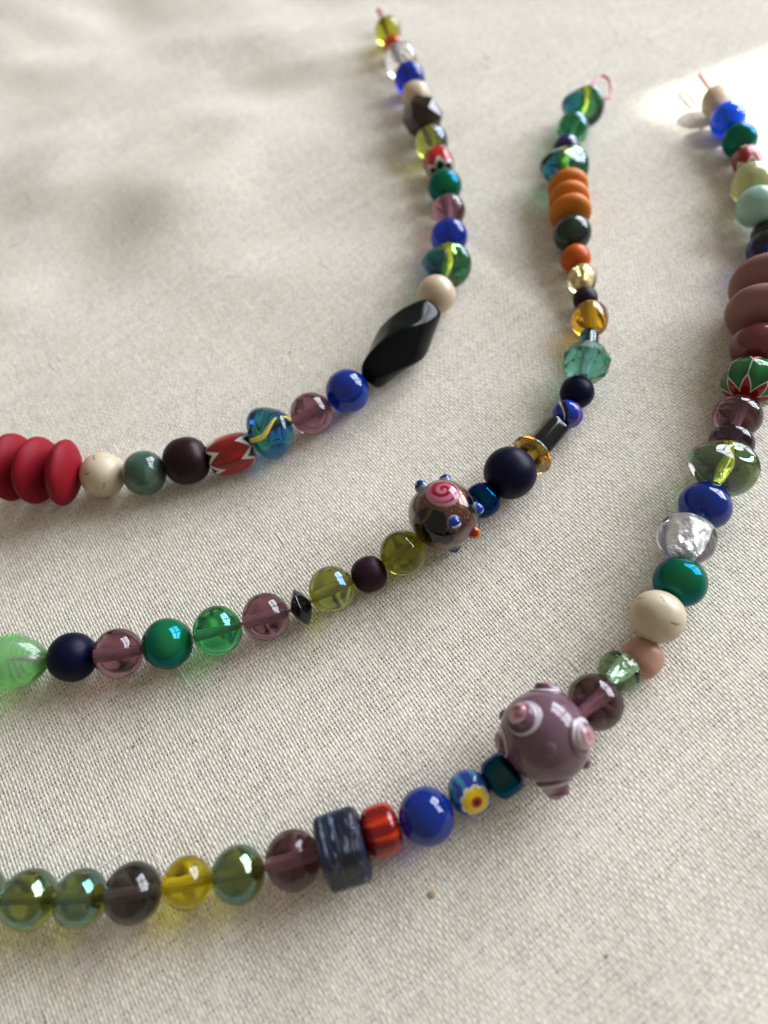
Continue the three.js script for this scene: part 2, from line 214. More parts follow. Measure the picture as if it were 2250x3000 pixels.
const M = {
  purple: glass([0.27, 0.108, 0.145], 8), olive: glass([0.40, 0.41, 0.02], 8), abOlive: glass([0.33, 0.34, 0.02], 8, coat(188, 1.75)), abOliveDark: glass([0.30, 0.30, 0.02], 8, coat(196, 1.9)), abOlivePink: glass([0.30, 0.30, 0.02], 8, coat(212, 1.9)), abGreenClear: glass([0.045, 0.42, 0.08], 8, coat(207, 1.7)),
  yellow: glass([0.96, 0.80, 0.006], 7), smoky: glass([0.15, 0.115, 0.105], 8), amber: glass([0.66, 0.34, 0.01], 7), amberAb: glass([0.66, 0.40, 0.04], 7, coat(240, 1.7)), clear: glass([0.86, 0.88, 0.88], 10), mint: glass([0.56, 0.86, 0.56], 6), paleGold: glass([0.85, 0.78, 0.40], 7),
  teal: glass([0.01, 0.20, 0.19], 4), aqua: glass([0.22, 0.66, 0.52], 7, { roughness: 0.22 }), violet: glass([0.14, 0.08, 0.15], 6), blueClear: glass([0.01, 0.04, 0.55], 5), purpleGrey: glass([0.25, 0.2, 0.25], 6), green: glass([0.30, 0.72, 0.25], 8, { roughness: 0.16, transmission: 0.85, color: rgb(0.62, 0.88, 0.58) }),
  blueOpal: new THREE.MeshPhysicalMaterial({ color: rgb(0.003, 0.065, 0.54), roughness: 0.04, ior: 1.5, transmission: 0.72, thickness: 0.008, attenuationColor: rgb(0.005, 0.12, 0.80), attenuationDistance: 0.008 }),
  blueBright: new THREE.MeshPhysicalMaterial({ color: rgb(0.002, 0.13, 1), roughness: 0.1, ior: 1.5, transmission: 0.25, thickness: 0.008, attenuationColor: rgb(0.01, 0.22, 0.97), attenuationDistance: 0.01 }),
  navyMatte: matte([0.0015, 0.002, 0.02], { roughness: 0.42, specularIntensity: 0.28 }), plumMatte: matte([0.018, 0.004, 0.010]), maroonMatte: matte([0.014, 0.003, 0.005], { roughness: 0.4 }), red: matte([0.22, 0.006, 0.014], { roughness: 0.55, specularIntensity: 0.3 }), orangeDisc: matte([0.56, 0.17, 0.02], { roughness: 0.5 }), orange: matte([0.50, 0.09, 0.012], { roughness: 0.3 }),
  mauve: matte([0.26, 0.125, 0.115], { roughness: 0.4 }), roseDark: gloss([0.15, 0.03, 0.04], { roughness: 0.2 }), black: gloss([0.006, 0.007, 0.008], { roughness: 0.1 }), blackSatin: gloss([0.004, 0.005, 0.005], { roughness: 0.14, specularIntensity: 0.2 }), brown: gloss([0.02, 0.012, 0.008], { roughness: 0.12 }), navyGloss: gloss([0.012, 0.014, 0.09], { roughness: 0.18 }),
  abGreen: gloss([0.008, 0.105, 0.03], coat(258, 1.44)), navyAb: gloss([0.002, 0.004, 0.035], coat(245, 1.45)), tealAb: gloss([0.001, 0.006, 0.014], coat(262, 1.45)),
  creamPlain: new THREE.MeshPhysicalMaterial({ map: TEX.creamPlain, roughness: 0.3 }), creamVein: new THREE.MeshPhysicalMaterial({ map: TEX.creamVein, roughness: 0.38 }),
  jadeLight: gloss([1, 1, 1], { map: TEX.jade([0.20, 0.30, 0.25], [0.31, 0.40, 0.34], 9) }), jadeDark: gloss([1, 1, 1], { map: TEX.jade([0.05, 0.12, 0.09], [0.14, 0.24, 0.18], 8), roughness: 0.15 }), lime: gloss([0.50, 0.53, 0.27], { roughness: 0.15, transmission: 0.35, thickness: 0.008, attenuationColor: rgb(0.9, 0.85, 0.45), attenuationDistance: 0.008 }), aquaOpaque: gloss([0.30, 0.50, 0.42], { roughness: 0.25 }),
  peach: new THREE.MeshPhysicalMaterial({ color: rgb(0.62, 0.36, 0.25), roughness: 0.42, transmission: 0.35, thickness: 0.006, attenuationColor: rgb(0.9, 0.55, 0.4), attenuationDistance: 0.006 }),
  chevron: new THREE.MeshPhysicalMaterial({ map: TEX.chevron, roughness: 0.28 }), greenChevron: new THREE.MeshPhysicalMaterial({ map: TEX.greenChevron, roughness: 0.1 }), copper: new THREE.MeshPhysicalMaterial({ vertexColors: true, roughness: 0.3, metalness: 0.5, specularIntensity: 0, clearcoat: 1, clearcoatRoughness: 0.03 }), lilac: new THREE.MeshPhysicalMaterial({ map: TEX.lilac, roughness: 0.13 }),
  rose: new THREE.MeshPhysicalMaterial({ map: TEX.rose, roughness: 0.08 }), swirl: new THREE.MeshPhysicalMaterial({ map: TEX.swirl, roughness: 0.12 }), eye: new THREE.MeshPhysicalMaterial({ map: TEX.eye, roughness: 0.05 }), amberEye: new THREE.MeshPhysicalMaterial({ map: TEX.amberEye, roughness: 0.05 }), blueSwirl: new THREE.MeshPhysicalMaterial({ map: TEX.blueSwirl, roughness: 0.07 }),
  navyRough: new THREE.MeshPhysicalMaterial({ map: TEX.navyRough, bumpMap: TEX.navyBump, bumpScale: 0.0005, roughness: 0.32 }), redPony: new THREE.MeshPhysicalMaterial({ map: TEX.redStripe, roughness: 0.14, transmission: 0.3, thickness: 0.006, attenuationColor: rgb(0.95, 0.3, 0.1), attenuationDistance: 0.006 }), emberSmall: new THREE.MeshPhysicalMaterial({ color: rgb(0.75, 0.13, 0.02), roughness: 0.1, transmission: 0.5, thickness: 0.005, attenuationColor: rgb(0.95, 0.3, 0.05), attenuationDistance: 0.004 }),
  silver: new THREE.MeshPhysicalMaterial({ color: rgb(0.93, 0.92, 0.91), metalness: 0.6, roughness: 0.4, bumpMap: TEX.foil, bumpScale: 0.0009 }), goldFoil: new THREE.MeshPhysicalMaterial({ color: rgb(0.88, 0.80, 0.50), metalness: 0.9, roughness: 0.34, bumpMap: TEX.foil, bumpScale: 0.0007 }), mintFoil: new THREE.MeshPhysicalMaterial({ color: rgb(0.70, 0.82, 0.72), metalness: 0.9, roughness: 0.3, bumpMap: TEX.foil, bumpScale: 0.0006 }), oliveFoil: new THREE.MeshPhysicalMaterial({ color: rgb(0.98, 0.78, 0.16), metalness: 0.4, roughness: 0.35, bumpMap: TEX.foil, bumpScale: 0.0005 }),
  nugget: new THREE.MeshPhysicalMaterial({ color: 0xffffff, vertexColors: true, roughness: 0.02, ior: 1.5, transmission: 1, thickness: 0.008, attenuationColor: rgb(0.80, 0.88, 0.84), attenuationDistance: 0.008 }), nuggetAb: new THREE.MeshPhysicalMaterial({ color: 0xffffff, vertexColors: true, roughness: 0.02, ior: 1.5, transmission: 1, thickness: 0.008, attenuationColor: rgb(0.7, 0.85, 0.8), attenuationDistance: 0.008, ...coat(250, 1.55) }),
  corePale: coreMat([0.96, 0.86, 0.88]), coreWhite: coreMat([0.85, 0.85, 0.85]), coreYellow: coreMat([0.9, 0.85, 0.4]), coreOlive: coreMat([0.38, 0.38, 0.2]), coreSmoke: coreMat([0.6, 0.56, 0.55]), holeDark: matte([0.02, 0.008, 0.008]),
  cord: new THREE.MeshPhysicalMaterial({ color: rgb(0.66, 0.24, 0.19), roughness: 0.35, transmission: 0.3, thickness: 0.001, attenuationColor: rgb(0.95, 0.5, 0.4), attenuationDistance: 0.002 }),
};

const UP = new THREE.Vector3(0, 1, 0);
// ---------------------------------------------------------------- bead shapes, in millimetres, the string along y
const S = (g) => g.scale(MM, MM, MM);
function turned(D, L, power = 2, hole = 0.55, n = 40, seg = 88) {       // a bead turned on its string: ball, barrel, lens or drum
  const pts = [new THREE.Vector2(0, -L / 2 + 0.12)], r = D / 2, e = 2 / power, a0 = Math.acos(Math.pow(Math.min(1, hole / r), power / 2));
  for (let i = 0; i <= n; i++) { const a = -a0 + 2 * a0 * i / n, c = Math.cos(a), s = Math.sin(a); pts.push(new THREE.Vector2(r * Math.pow(c, e), L / 2 * Math.sign(s) * Math.pow(Math.abs(s), e))); }
  pts.push(new THREE.Vector2(0, L / 2 - 0.12));
  const g = new THREE.LatheGeometry(pts, seg), p = g.attributes.position, k = pts.length, sd = rnd() * 50;      // hand made: never quite true
  const w = 0.035, f = 1.3 / r;
  for (let i = 0; i <= seg; i++) for (let j = 1; j < k - 1; j++) { const q = (i % seg) * k + j, o = i * k + j, x = i < seg ? p.getX(o) : p.getX(j), y = p.getY(o), z = i < seg ? p.getZ(o) : p.getZ(j); if (i === seg) { p.setXYZ(o, x, p.getY(j), z); continue; } const m = 1 + w * (fbm(x * f + sd, y * f + 3, z * f + sd, 2) - 0.5) * 2; p.setXYZ(o, x * m, y * (1 + 0.4 * (m - 1)), z * m); }
  g.computeVertexNormals(); const nn = g.attributes.normal;
  for (let j = 0; j < k; j++) { const o = seg * k + j, v = new THREE.Vector3(nn.getX(j) + nn.getX(o), nn.getY(j) + nn.getY(o), nn.getZ(j) + nn.getZ(o)).normalize(); nn.setXYZ(j, v.x, v.y, v.z); nn.setXYZ(o, v.x, v.y, v.z); }
  return S(g);
}
function shaped(D, L, radius, color, nu = 56, nv = 36) {                // radius(angle, t) in units of D/2, t from -1 to 1
  const pos = [], col = [], uv = [], idx = [];
  for (let j = 0; j <= nv; j++) for (let i = 0; i <= nu; i++) {
    const t = -1 + 2 * j / nv, te = Math.sin(t * Math.PI / 2), a = i / nu * 2 * Math.PI, r = D / 2 * radius(a, te), x = r * Math.sin(a), z = r * Math.cos(a), y = L / 2 * te;
    pos.push(x, y, z); uv.push(i / nu, j / nv); if (color) col.push(...color(x / (D / 2), te, z / (D / 2), a));
  }
  for (let j = 0; j < nv; j++) for (let i = 0; i < nu; i++) { const a = j * (nu + 1) + i, b = a + 1, c = a + nu + 1, d = c + 1; idx.push(a, b, c, b, d, c); }
  const g = new THREE.BufferGeometry(); g.setAttribute('position', new THREE.Float32BufferAttribute(pos, 3)); g.setAttribute('uv', new THREE.Float32BufferAttribute(uv, 2)); if (color) g.setAttribute('color', new THREE.Float32BufferAttribute(col, 3));
  g.setIndex(idx); g.computeVertexNormals();
  const nn = g.attributes.normal; for (let j = 0; j <= nv; j++) { const a = j * (nu + 1), b = a + nu, x = nn.getX(a) + nn.getX(b), y = nn.getY(a) + nn.getY(b), z = nn.getZ(a) + nn.getZ(b), l = Math.hypot(x, y, z) || 1; nn.setXYZ(a, x / l, y / l, z / l); nn.setXYZ(b, x / l, y / l, z / l); }
  return S(g);
}
const ball = (p) => (t) => Math.pow(Math.max(0, 1 - Math.pow(Math.abs(t), p)), 1 / p);
function faceted(rings, sides) {                                        // rings of [radius, y, turn], flat faces
  const P = (k, i) => { const [r, y, w] = rings[k], a = (i / sides) * 2 * Math.PI + w; return [r * Math.sin(a), y, r * Math.cos(a)]; }, pos = [];
  for (let k = 0; k + 1 < rings.length; k++) for (let i = 0; i < sides; i++) pos.push(...P(k, i), ...P(k, i + 1), ...P(k + 1, i), ...P(k, i + 1), ...P(k + 1, i + 1), ...P(k + 1, i));
  const n = rings.length - 1;
  for (let i = 0; i < sides; i++) { pos.push(0, rings[0][1], 0, ...P(0, i + 1), ...P(0, i)); pos.push(0, rings[n][1], 0, ...P(n, i), ...P(n, i + 1)); }
  const g = new THREE.BufferGeometry(); g.setAttribute('position', new THREE.Float32BufferAttribute(pos, 3)); g.setAttribute('uv', new THREE.Float32BufferAttribute(new Float32Array(pos.length / 3 * 2), 2)); g.computeVertexNormals();
  return S(g);
}
function bore(L, r = 0.62) { const g = new THREE.CylinderGeometry(r, r, L - 0.35, 20, 1, false); return S(g); }
function foilCore(R, L, k, sd) { return shaped(2 * R, L, (a, t) => Math.pow(Math.max(0, 1 - Math.pow(Math.abs(t), 5)), 0.35) * (1 + k * (fbm(Math.cos(a) * 2.2 + sd, Math.sin(a) * 2.2, t * 2.2 + sd, 4) - 0.5)), null, 72, 48); }
function curvedCore(L, amp, r, lift, up) {                              // the foil trail through a nugget, rising to just under its skin
  const side = up.clone().cross(UP).normalize(), c = new THREE.CatmullRomCurve3([-0.47, -0.36, -0.2, 0, 0.2, 0.36, 0.47].map((t) => up.clone().multiplyScalar(lift * ball(2.3)(t * 2)).addScaledVector(side, amp * Math.sin(t * 5.6) * ball(2)(t * 2)).addScaledVector(UP, t * L))); return S(new THREE.TubeGeometry(c, 40, r, 16)); }
function dome(r, h) {                                                   // a melted-on dot, its base on the xz plane, tip up; uv seen from above
  const pts = []; for (let i = 0; i <= 14; i++) { const a = i / 14 * Math.PI / 2; pts.push(new THREE.Vector2(r * Math.cos(a), -0.12 * h + 1.12 * h * Math.sin(a))); }
  const g = new THREE.LatheGeometry(pts, 36), p = g.attributes.position, uv = g.attributes.uv;
  for (let i = 0; i < p.count; i++) uv.setXY(i, 0.5 + p.getX(i) / r / 2.02, 0.5 - p.getZ(i) / r / 2.02);
  return S(g);
}
function knob(r, h) {                                                   // a swirled cone bump with a rounded tip
  const pts = new THREE.SplineCurve([[1, -0.16], [0.98, 0.08], [0.90, 0.2], [0.80, 0.22], [0.70, 0.28], [0.68, 0.52], [0.60, 0.78], [0.46, 0.92], [0.28, 0.98], [0.12, 1.0], [0, 1.0]].map(([a, b]) => new THREE.Vector2(a * r, b * h))).getPoints(36); pts[36].x = 0;
  const g = new THREE.LatheGeometry(pts, 40), p = g.attributes.position, uv = g.attributes.uv;
  for (let i = 0; i < p.count; i++) { const x = p.getX(i), z = p.getZ(i), a = Math.atan2(z, x), q = Math.hypot(x, z) / r; p.setY(i, p.getY(i) + 0.07 * h * Math.sin(a + q * 12) * smooth(1, 0.7, q)); uv.setXY(i, 0.5 + x / r / 2.02, 0.5 - z / r / 2.02); }
  g.computeVertexNormals(); return S(g);
}
function stick(bead, name, geo, mat, worldDir, R, sy = 1) {             // puts a dot on a bead's surface, in a direction given in the room's axes
  const d = new THREE.Vector3(...worldDir).normalize().applyQuaternion(bead.quaternion.clone().invert());
  const m = mesh(name, geo, mat, bead); m.quaternion.setFromUnitVectors(UP, d);
  m.position.copy(d).multiplyScalar(R * MM); m.position.y *= sy; return m;
}
function copperBall(D, L, q) {                                            // q turns the bead's own axes into the room's
  const spot = (n, d, r, e) => smooth(r, r - e, Math.acos(clamp(n.dot(new THREE.Vector3(...d).normalize()), -1, 1)));
  const tint = (x, y, z) => {
    const n = new THREE.Vector3(x, y, z).normalize().applyQuaternion(q), w = 0.35 * (fbm(n.x * 2 + 4, n.y * 2, n.z * 2, 3) - 0.5), m = n.clone(); m.x += w; m.z -= w; m.normalize();
    const sp = noise(n.x * 60, n.y * 60, n.z * 60), gl = smooth(0.80, 0.93, noise(n.x * 75 + 9, n.y * 75, n.z * 75));
    let c = mix3([0.055, 0.022, 0.014], [0.15, 0.062, 0.036], sp); c = mix3(c, [0.75, 0.42, 0.27], gl * 0.8);
    const streak = Math.abs(n.dot(new THREE.Vector3(0.55, 0.2, 0.8)) - 0.28 + w * 0.6);
    const blk = Math.max(spot(m, [-0.42, 0.58, 0.70], 0.56, 0.05), spot(m, [0.05, 0.36, 0.93], 0.30, 0.05), spot(m, [0.80, 0.58, 0.05], 0.26, 0.06), spot(m, [-0.2, -0.8, -0.5], 0.6, 0.1), spot(m, [0.5, 0.4, -0.8], 0.35, 0.1)) * smooth(0.03, 0.055, streak);
    const gr = Math.max(spot(m, [-0.85, 0.5, -0.05], 0.45, 0.14), spot(m, [-0.6, 0.7, -0.5], 0.4, 0.14)); c = mix3(c, [0.20, 0.18, 0.165], gr * 0.9);
    const li = Math.max(spot(m, [0.1, -0.3, 0.95], 0.55, 0.25), spot(m, [0.65, 0.1, 0.75], 0.35, 0.2)); c = mix3(c, [0.19, 0.125, 0.125], li * 0.75); return mix3(c, [0.002, 0.0025, 0.003], blk);
  };
  return shaped(D, L, (a, t) => ball(2.3)(t) * (1 + 0.02 * (fbm(Math.cos(a) * 2, Math.sin(a) * 2, t * 2 + 5, 2) - 0.5)), tint, 220, 150);
}
function flowerBall(D, L, dirs) {                                       // dirs in the bead's own axes
  const tint = (x, y, z) => {
    const n = new THREE.Vector3(x, y, z).normalize(); let c = mix3([0.02, 0.05, 0.33], [0.04, 0.24, 0.42], smooth(0.5, 0.7, fbm(x * 1.5 + 3, y * 4, z * 1.5, 3)));
    for (const d of dirs) {
      const ang = Math.acos(clamp(n.dot(d), -1, 1)), ref = new THREE.Vector3(0.3, 1, 0.2).cross(d).normalize(), r2 = d.clone().cross(ref), ph = Math.atan2(n.dot(r2), n.dot(ref)), pet = 0.60 + 0.10 * Math.abs(Math.sin(ph * 4.5)) + 0.03 * noise(ph * 9, 1);
      if (ang < pet + 0.10) c = mix3(c, [0.72, 0.74, 0.72], smooth(pet + 0.10, pet + 0.05, ang));
      c = mix3(c, [0.80, 0.58, 0.015], smooth(pet, pet - 0.04, ang)); c = mix3(c, [0.52, 0.035, 0.01], smooth(0.30, 0.25, ang)); c = mix3(c, [0.012, 0.01, 0.01], smooth(0.14, 0.11, ang));
    }
    return c;
  };
  return shaped(D, L, (a, t) => ball(2.2)(t), tint, 160, 110);
}
// ---------------------------------------------------------------- the kinds of bead: name, label, builder(bead diameter, length, context) -> mesh with its own pieces
const hues = { teal: [0.03, 0.30, 0.28], blue: [0.05, 0.28, 0.72], yellow: [0.78, 0.74, 0.10], green: [0.12, 0.40, 0.16], deep: [0.01, 0.14, 0.36] };
const twist = (lobes, k, w, p = 2.3) => (a, t) => ball(p)(t) * (1 + k * Math.cos(lobes * a + w * t));
const glassy = (mat, core, r = 0.62, pw = 2) => (D, L) => { const b = mesh('round_bead', turned(D, L, pw), M[mat]); if (core) mesh('string_hole', bore(L, r), M[core], b); return b; };
const solid = (name, mat, pw = 2) => (D, L) => mesh(name, turned(D, L, pw), M[mat]);
const nugget = (mat, paint, lift, amp = 0.9, w = 2.2) => (D, L, c) => {
  const q = new THREE.Object3D(); c.place(q); const up = new THREE.Vector3(0.05, 0.85, 0.5).applyQuaternion(q.quaternion.invert()); up.y = 0; up.normalize(); const a0 = Math.atan2(up.x, up.z);
  const b = mesh('nugget_bead', shaped(D, L, twist(2, 0.13, w), (x, y, z, a) => paint(x, y, z, a - a0), 72, 48), M[mat]);
  mesh('foil_core', curvedCore(L, amp, lift > 0.6 ? 0.5 : 0.72, lift * D / 2, up), M.oliveFoil, b); return b; };
const KIND = {
  oliveRound: ['clear olive green glass ball at the end of the strand', glassy('olive', 'coreYellow')],
  ambersmall: ['small glowing red orange glass spacer', (D, L) => mesh('spacer_bead', turned(D, L, 2.6), M.emberSmall)],
  clearRound: ['colourless clear glass ball', glassy('clear', 'coreWhite')],
  blueOpal: ['milky royal blue glass ball', solid('round_bead', 'blueOpal')],
  blueBright: ['bright blue glass ball glowing in the sun patch', solid('round_bead', 'blueBright')],
  creamPlain: ['smooth cream stone ball', solid('round_bead', 'creamPlain')],
  creamVein: ['cream stone ball with thin dark veins', solid('round_bead', 'creamVein')],
  brownFacet: ['dark brown faceted bead', (D, L) => mesh('faceted_bead', faceted([[D * 0.2, -L / 2, 0], [D * 0.42, -L * 0.3, 0.3], [D * 0.5, 0, 0.6], [D * 0.42, L * 0.3, 0.9], [D * 0.2, L / 2, 1.2]], 6), M.brown)],
  abOlive: ['olive green glass ball with rainbow sheen', glassy('abOlive', 'coreYellow')],
  abOliveDark: ['olive glass ball with strong rainbow sheen', glassy('abOliveDark', 'coreOlive', 0.5)],
  abOlivePink: ['olive glass ball with turquoise and gold rainbow sheen', glassy('abOlivePink', 'coreOlive', 0.5)],
  olive: ['clear olive green glass ball', glassy('olive', 'coreYellow')],
  chevron: ['red barrel bead with black and white zigzag ends', (D, L) => mesh('chevron_bead', shaped(D, L, (a, t) => (0.62 + 0.38 * Math.sqrt(1 - t * t * 0.98)) * (Math.abs(t) > 0.995 ? 0.3 : 1) * (1 + 0.025 * Math.cos(6 * a)), null, 60, 40), M.chevron)],
  abGreen: ['opaque green glass ball with blue rainbow sheen', solid('round_bead', 'abGreen')],
  abGreenClear: ['clear green glass ball with blue rainbow sheen', glassy('abGreenClear', 'coreWhite', 0.55)],
  purple: ['clear purple glass ball with a paler string hole', glassy('purple', 'corePale', 0.72)],
  nuggetTeal: ['twisted teal and blue glass nugget', nugget('nuggetAb', (x, y, z, a) => { const k = 0.5 - 0.5 * Math.cos(a + 0.45 + y * 0.9); return mix3(mix3(hues.teal, hues.deep, smooth(0.5, 0.8, k) * (0.5 + 0.5 * Math.sin(a + 1))), hues.yellow, smooth(0.30, 0.06, k) * 0.9); }, 0.05, 0.3)],
  nuggetBlue: ['twisted blue and green glass nugget with a yellow core', nugget('nugget', (x, y, z, a) => { const k = 0.5 + 0.5 * Math.sin(a * 2 + y * 2.4 + 0.6); return mix3([0.02, 0.22, 0.66], [0.03, 0.28, 0.17], smooth(0.55, 0.8, k)); }, 0.86, 1.0, 2.4)],
  nuggetGreen: ['twisted yellow green glass nugget with a yellow core', nugget('nugget', (x, y, z, a) => { const k = smooth(-0.5, 0.7, y + 0.3 * Math.sin(a * 2)); return mix3([0.66, 0.66, 0.25], [0.35, 0.68, 0.68], k); }, 0.04, 0.25, 2.2)],
  blackTwist: ['long black bead with twisted facets', (D, L) => mesh('faceted_bead', shaped(D * 1.06, L, (a, t) => { const w = a - 0.95 * t, p = 1.32, q = Math.pow(Math.pow(Math.abs(Math.cos(w)), p) + Math.pow(Math.abs(Math.sin(w)), p), -1 / p); return q * (0.50 + 0.54 * Math.pow(Math.max(0, 1 - Math.pow(Math.abs(t), 1.5)), 0.8)) * Math.pow(Math.max(0, 1 - Math.pow(Math.abs(t), 26)), 0.4); }, null, 144, 90), M.blackSatin)],
  maroonMatte: ['dark maroon frosted ball', solid('round_bead', 'maroonMatte', 2.3)],
  jadeLight: ['grey green jade ball', solid('round_bead', 'jadeLight')],
  jadeDark: ['dark green jade ball', solid('round_bead', 'jadeDark')],
  redDisc: ['matt red lentil disc', solid('disc_bead', 'red', 1.8)],
  orangeDisc: ['matt orange lentil disc', solid('disc_bead', 'orangeDisc', 2.5)],
  orangeRound: ['burnt orange ball', solid('round_bead', 'orange')],
  goldFoil: ['pale yellow glass ball with crinkled foil inside', (D, L) => { const b = mesh('round_bead', turned(D, L, 2.2), M.paleGold); mesh('foil_core', foilCore(D * 0.25, L * 0.9, 0.5, 3), M.goldFoil, b); return b; }],
  plumMatte: ['dark plum frosted bead', solid('round_bead', 'plumMatte', 2.3)],
  amber: ['clear amber glass bead', glassy('amber', 'coreYellow', 0.9, 2.3)],
  tealTube: ['small dark teal glass tube', (D, L) => mesh('tube_bead', turned(D, L, 7, 0.5), M.teal)],
  aquaFacet: ['frosted aqua bead with rough facets', (D, L) => { const b = mesh('faceted_bead', faceted([[D * 0.2, -L / 2, 0.1], [D * 0.40, -L * 0.34, 0.3], [D * 0.5, -L * 0.02, 0.5], [D * 0.42, L * 0.3, 0.75], [D * 0.2, L / 2, 0.9]], 8), M.aqua); mesh('string_hole', bore(L, 0.85), M.coreWhite, b); return b; }],
  navyMatte: ['navy blue frosted ball', solid('round_bead', 'navyMatte', 2.1)],
  navyGloss: ['small dark navy bead', solid('round_bead', 'navyGloss', 2.4)],
  navyAb: ['navy blue bead with metallic sheen', solid('barrel_bead', 'navyAb', 2.5)],
  blueSwirl: ['blue lampwork bead with black and white swirls', (D, L) => mesh('lampwork_bead', turned(D, L, 2.1), M.blueSwirl)],
  blackFacet: ['small black square sided bar', (D, L) => mesh('faceted_bead', shaped(D * 1.15, L * 1.06, (a, t) => ball(7)(t) * Math.pow(Math.pow(Math.abs(Math.cos(a)), 3.4) + Math.pow(Math.abs(Math.sin(a)), 3.4), -1 / 3.4), null, 80, 40), M.black)],
  amberDisc: ['amber glass disc with golden sheen', (D, L) => { const b = mesh('disc_bead', turned(D, L * 0.9, 1.9, 0.9), M.amberAb); mesh('string_hole', bore(L, 0.9), M.coreYellow, b); return b; }],
  lampRose: ['large copper and black lampwork bead with a pink rose and raised dots', (D, L, c) => {
    const g0 = new THREE.Object3D(); c.place(g0); const b = mesh('lampwork_bead', copperBall(D, L, g0.quaternion), M.copper); c.place(b); const R = D / 2;
    stick(b, 'rose', dome(R * 0.5, R * 0.2), M.rose, [0.06, 0.98, -0.21], R * 0.87);
    for (const [d, m] of [[[0.12, 0.26, -0.96], 'eye'], [[-0.56, 0.47, -0.68], 'eye'], [[0.95, 0.30, 0.05], 'eye'], [[0.85, -0.48, 0.21], 'eye'], [[0.26, -0.71, 0.66], 'eye'], [[0.83, -0.16, 0.53], 'amberEye'], [[0.32, 0.69, 0.66], 'eye']]) stick(b, 'raised_dot', dome(R * 0.215, R * 0.26), M[m], d, R * 0.98);
    return b; }],
  blackBicone: ['black glass spacer with pointed rim', (D, L) => mesh('spacer_bead', turned(D, L, 1.25, 0.6), M.black)],
  leafGreen: ['pale green glass oval with twisted ribs', (D, L) => mesh('oval_bead', shaped(D, L, (a, t) => ball(1.55)(t) * (1 + 0.12 * Math.pow(Math.abs(Math.cos(2 * a + 1.1 * t)), 0.9) - 0.07), null, 72, 48), M.green)],
  paleLime: ['pale lime green glass bead', solid('round_bead', 'lime', 2.4)],
  aquaOpaque: ['pale aqua opaque ball', solid('round_bead', 'aquaOpaque')],
  blackRound: ['black glass bead', solid('round_bead', 'black', 2.3)],
  blueClear: ['clear cobalt blue glass ball', solid('round_bead', 'blueClear')],
  purpleGrey: ['clear grey purple glass bead', glassy('purpleGrey', 'coreSmoke')],
  mauveDisc: ['large matt mauve disc', (D, L) => { const b = mesh('disc_bead', turned(D, L, 2.2, 0.95), M.mauve); const g = new THREE.CylinderGeometry(0.72, 0.72, 0.1, 24); g.translate(0, L * 0.5 - 0.04, 0); mesh('string_hole', S(g), M.holeDark, b); return b; }],
  roseRound: ['dark rose glass bead', solid('round_bead', 'roseDark', 2.3)],
  chevronGreen: ['green melon bead with red and white star ends', (D, L) => mesh('chevron_bead', shaped(D, L, (a, t) => ball(2.3)(t) * (1 + 0.035 * Math.cos(8 * a + Math.PI)), null, 96, 44), M.greenChevron)],
  violetDisc: ['dark violet glass disc', (D, L) => { const b = mesh('disc_bead', turned(D, L, 2.4), M.violet); mesh('string_hole', bore(L, 0.9), M.corePale, b); return b; }],
  silverFoil: ['clear glass ball with crinkled silver foil inside', (D, L) => { const b = mesh('round_bead', turned(D, L, 2.25), M.clear); mesh('foil_core', foilCore(D * 0.225, L * 0.92, 0.5, 1), M.silver, b); return b; }],
  peachMatte: ['frosted peach glass bead', solid('round_bead', 'peach', 2.5)],
  mintFoil: ['pale green glass ring bead lined with silver', (D, L) => { const b = mesh('round_bead', turned(D, L, 2.6), M.mint); mesh('foil_core', foilCore(D * 0.15, L * 0.94, 0.4, 8), M.mintFoil, b); return b; }],
  lampMauve: ['large mauve lampwork ball with raised pink and white swirls', (D, L, c) => {
    const b = mesh('lampwork_bead', turned(D, L, 2.05), M.lilac); c.place(b); const R = D / 2;
    for (const [d, r, h] of [[[-0.48, 0.85, -0.23], 0.42, 0.36], [[0.74, 0.65, 0.16], 0.42, 0.22], [[0.14, 0.18, -0.97], 0.42, 0.24], [[0.14, -0.27, 0.95], 0.42, 0.38], [[-0.98, 0.14, 0.12], 0.36, 0.18]]) stick(b, 'swirl_bump', knob(R * r, R * h), M.swirl, d, R * 0.925);
    for (const d of [[-0.83, -0.19, -0.53], [0.82, -0.16, 0.55], [0.0, 0.89, 0.46]]) stick(b, 'raised_dot', dome(R * 0.17, R * (d[0] === 0 ? 0.07 : 0.17)), M.lilac, d, R * 0.96);
    return b; }],
  tealCube: ['dark teal rounded barrel with metallic sheen', solid('barrel_bead', 'tealAb', 3.4)],
  flowerBlue: ['blue glass ball with a yellow, red and black flower', (D, L, c) => { const g = new THREE.Object3D(); c.place(g); const q = g.quaternion.clone().invert(); const dirs = [[0.34, 0.76, 0.56], [-0.9, -0.3, 0.3], [0.5, -0.6, -0.7]].map((d) => new THREE.Vector3(...d).normalize().applyQuaternion(q)); return mesh('flower_bead', flowerBall(D, L, dirs), new THREE.MeshPhysicalMaterial({ vertexColors: true, roughness: 0.08 })); }],
  redPony: ['red orange striped glass barrel', (D, L) => mesh('barrel_bead', turned(D, L, 3.4, 0.7), M.redPony)],
  navyCube: ['navy blue recycled glass drum with rough streaks', (D, L) => mesh('drum_bead', shaped(D, L, (a, t) => ball(7)(t) * (1 + 0.045 * Math.cos(5 * a + 1) + 0.06 * (fbm(Math.cos(a) * 2, Math.sin(a) * 2, t * 2, 4) - 0.5)), null, 96, 60), M.navyRough)],
  yellow: ['clear bright yellow glass ball', glassy('yellow', 'coreYellow')],
  smoky: ['smoky grey brown glass ball', glassy('smoky', 'coreSmoke')],
};
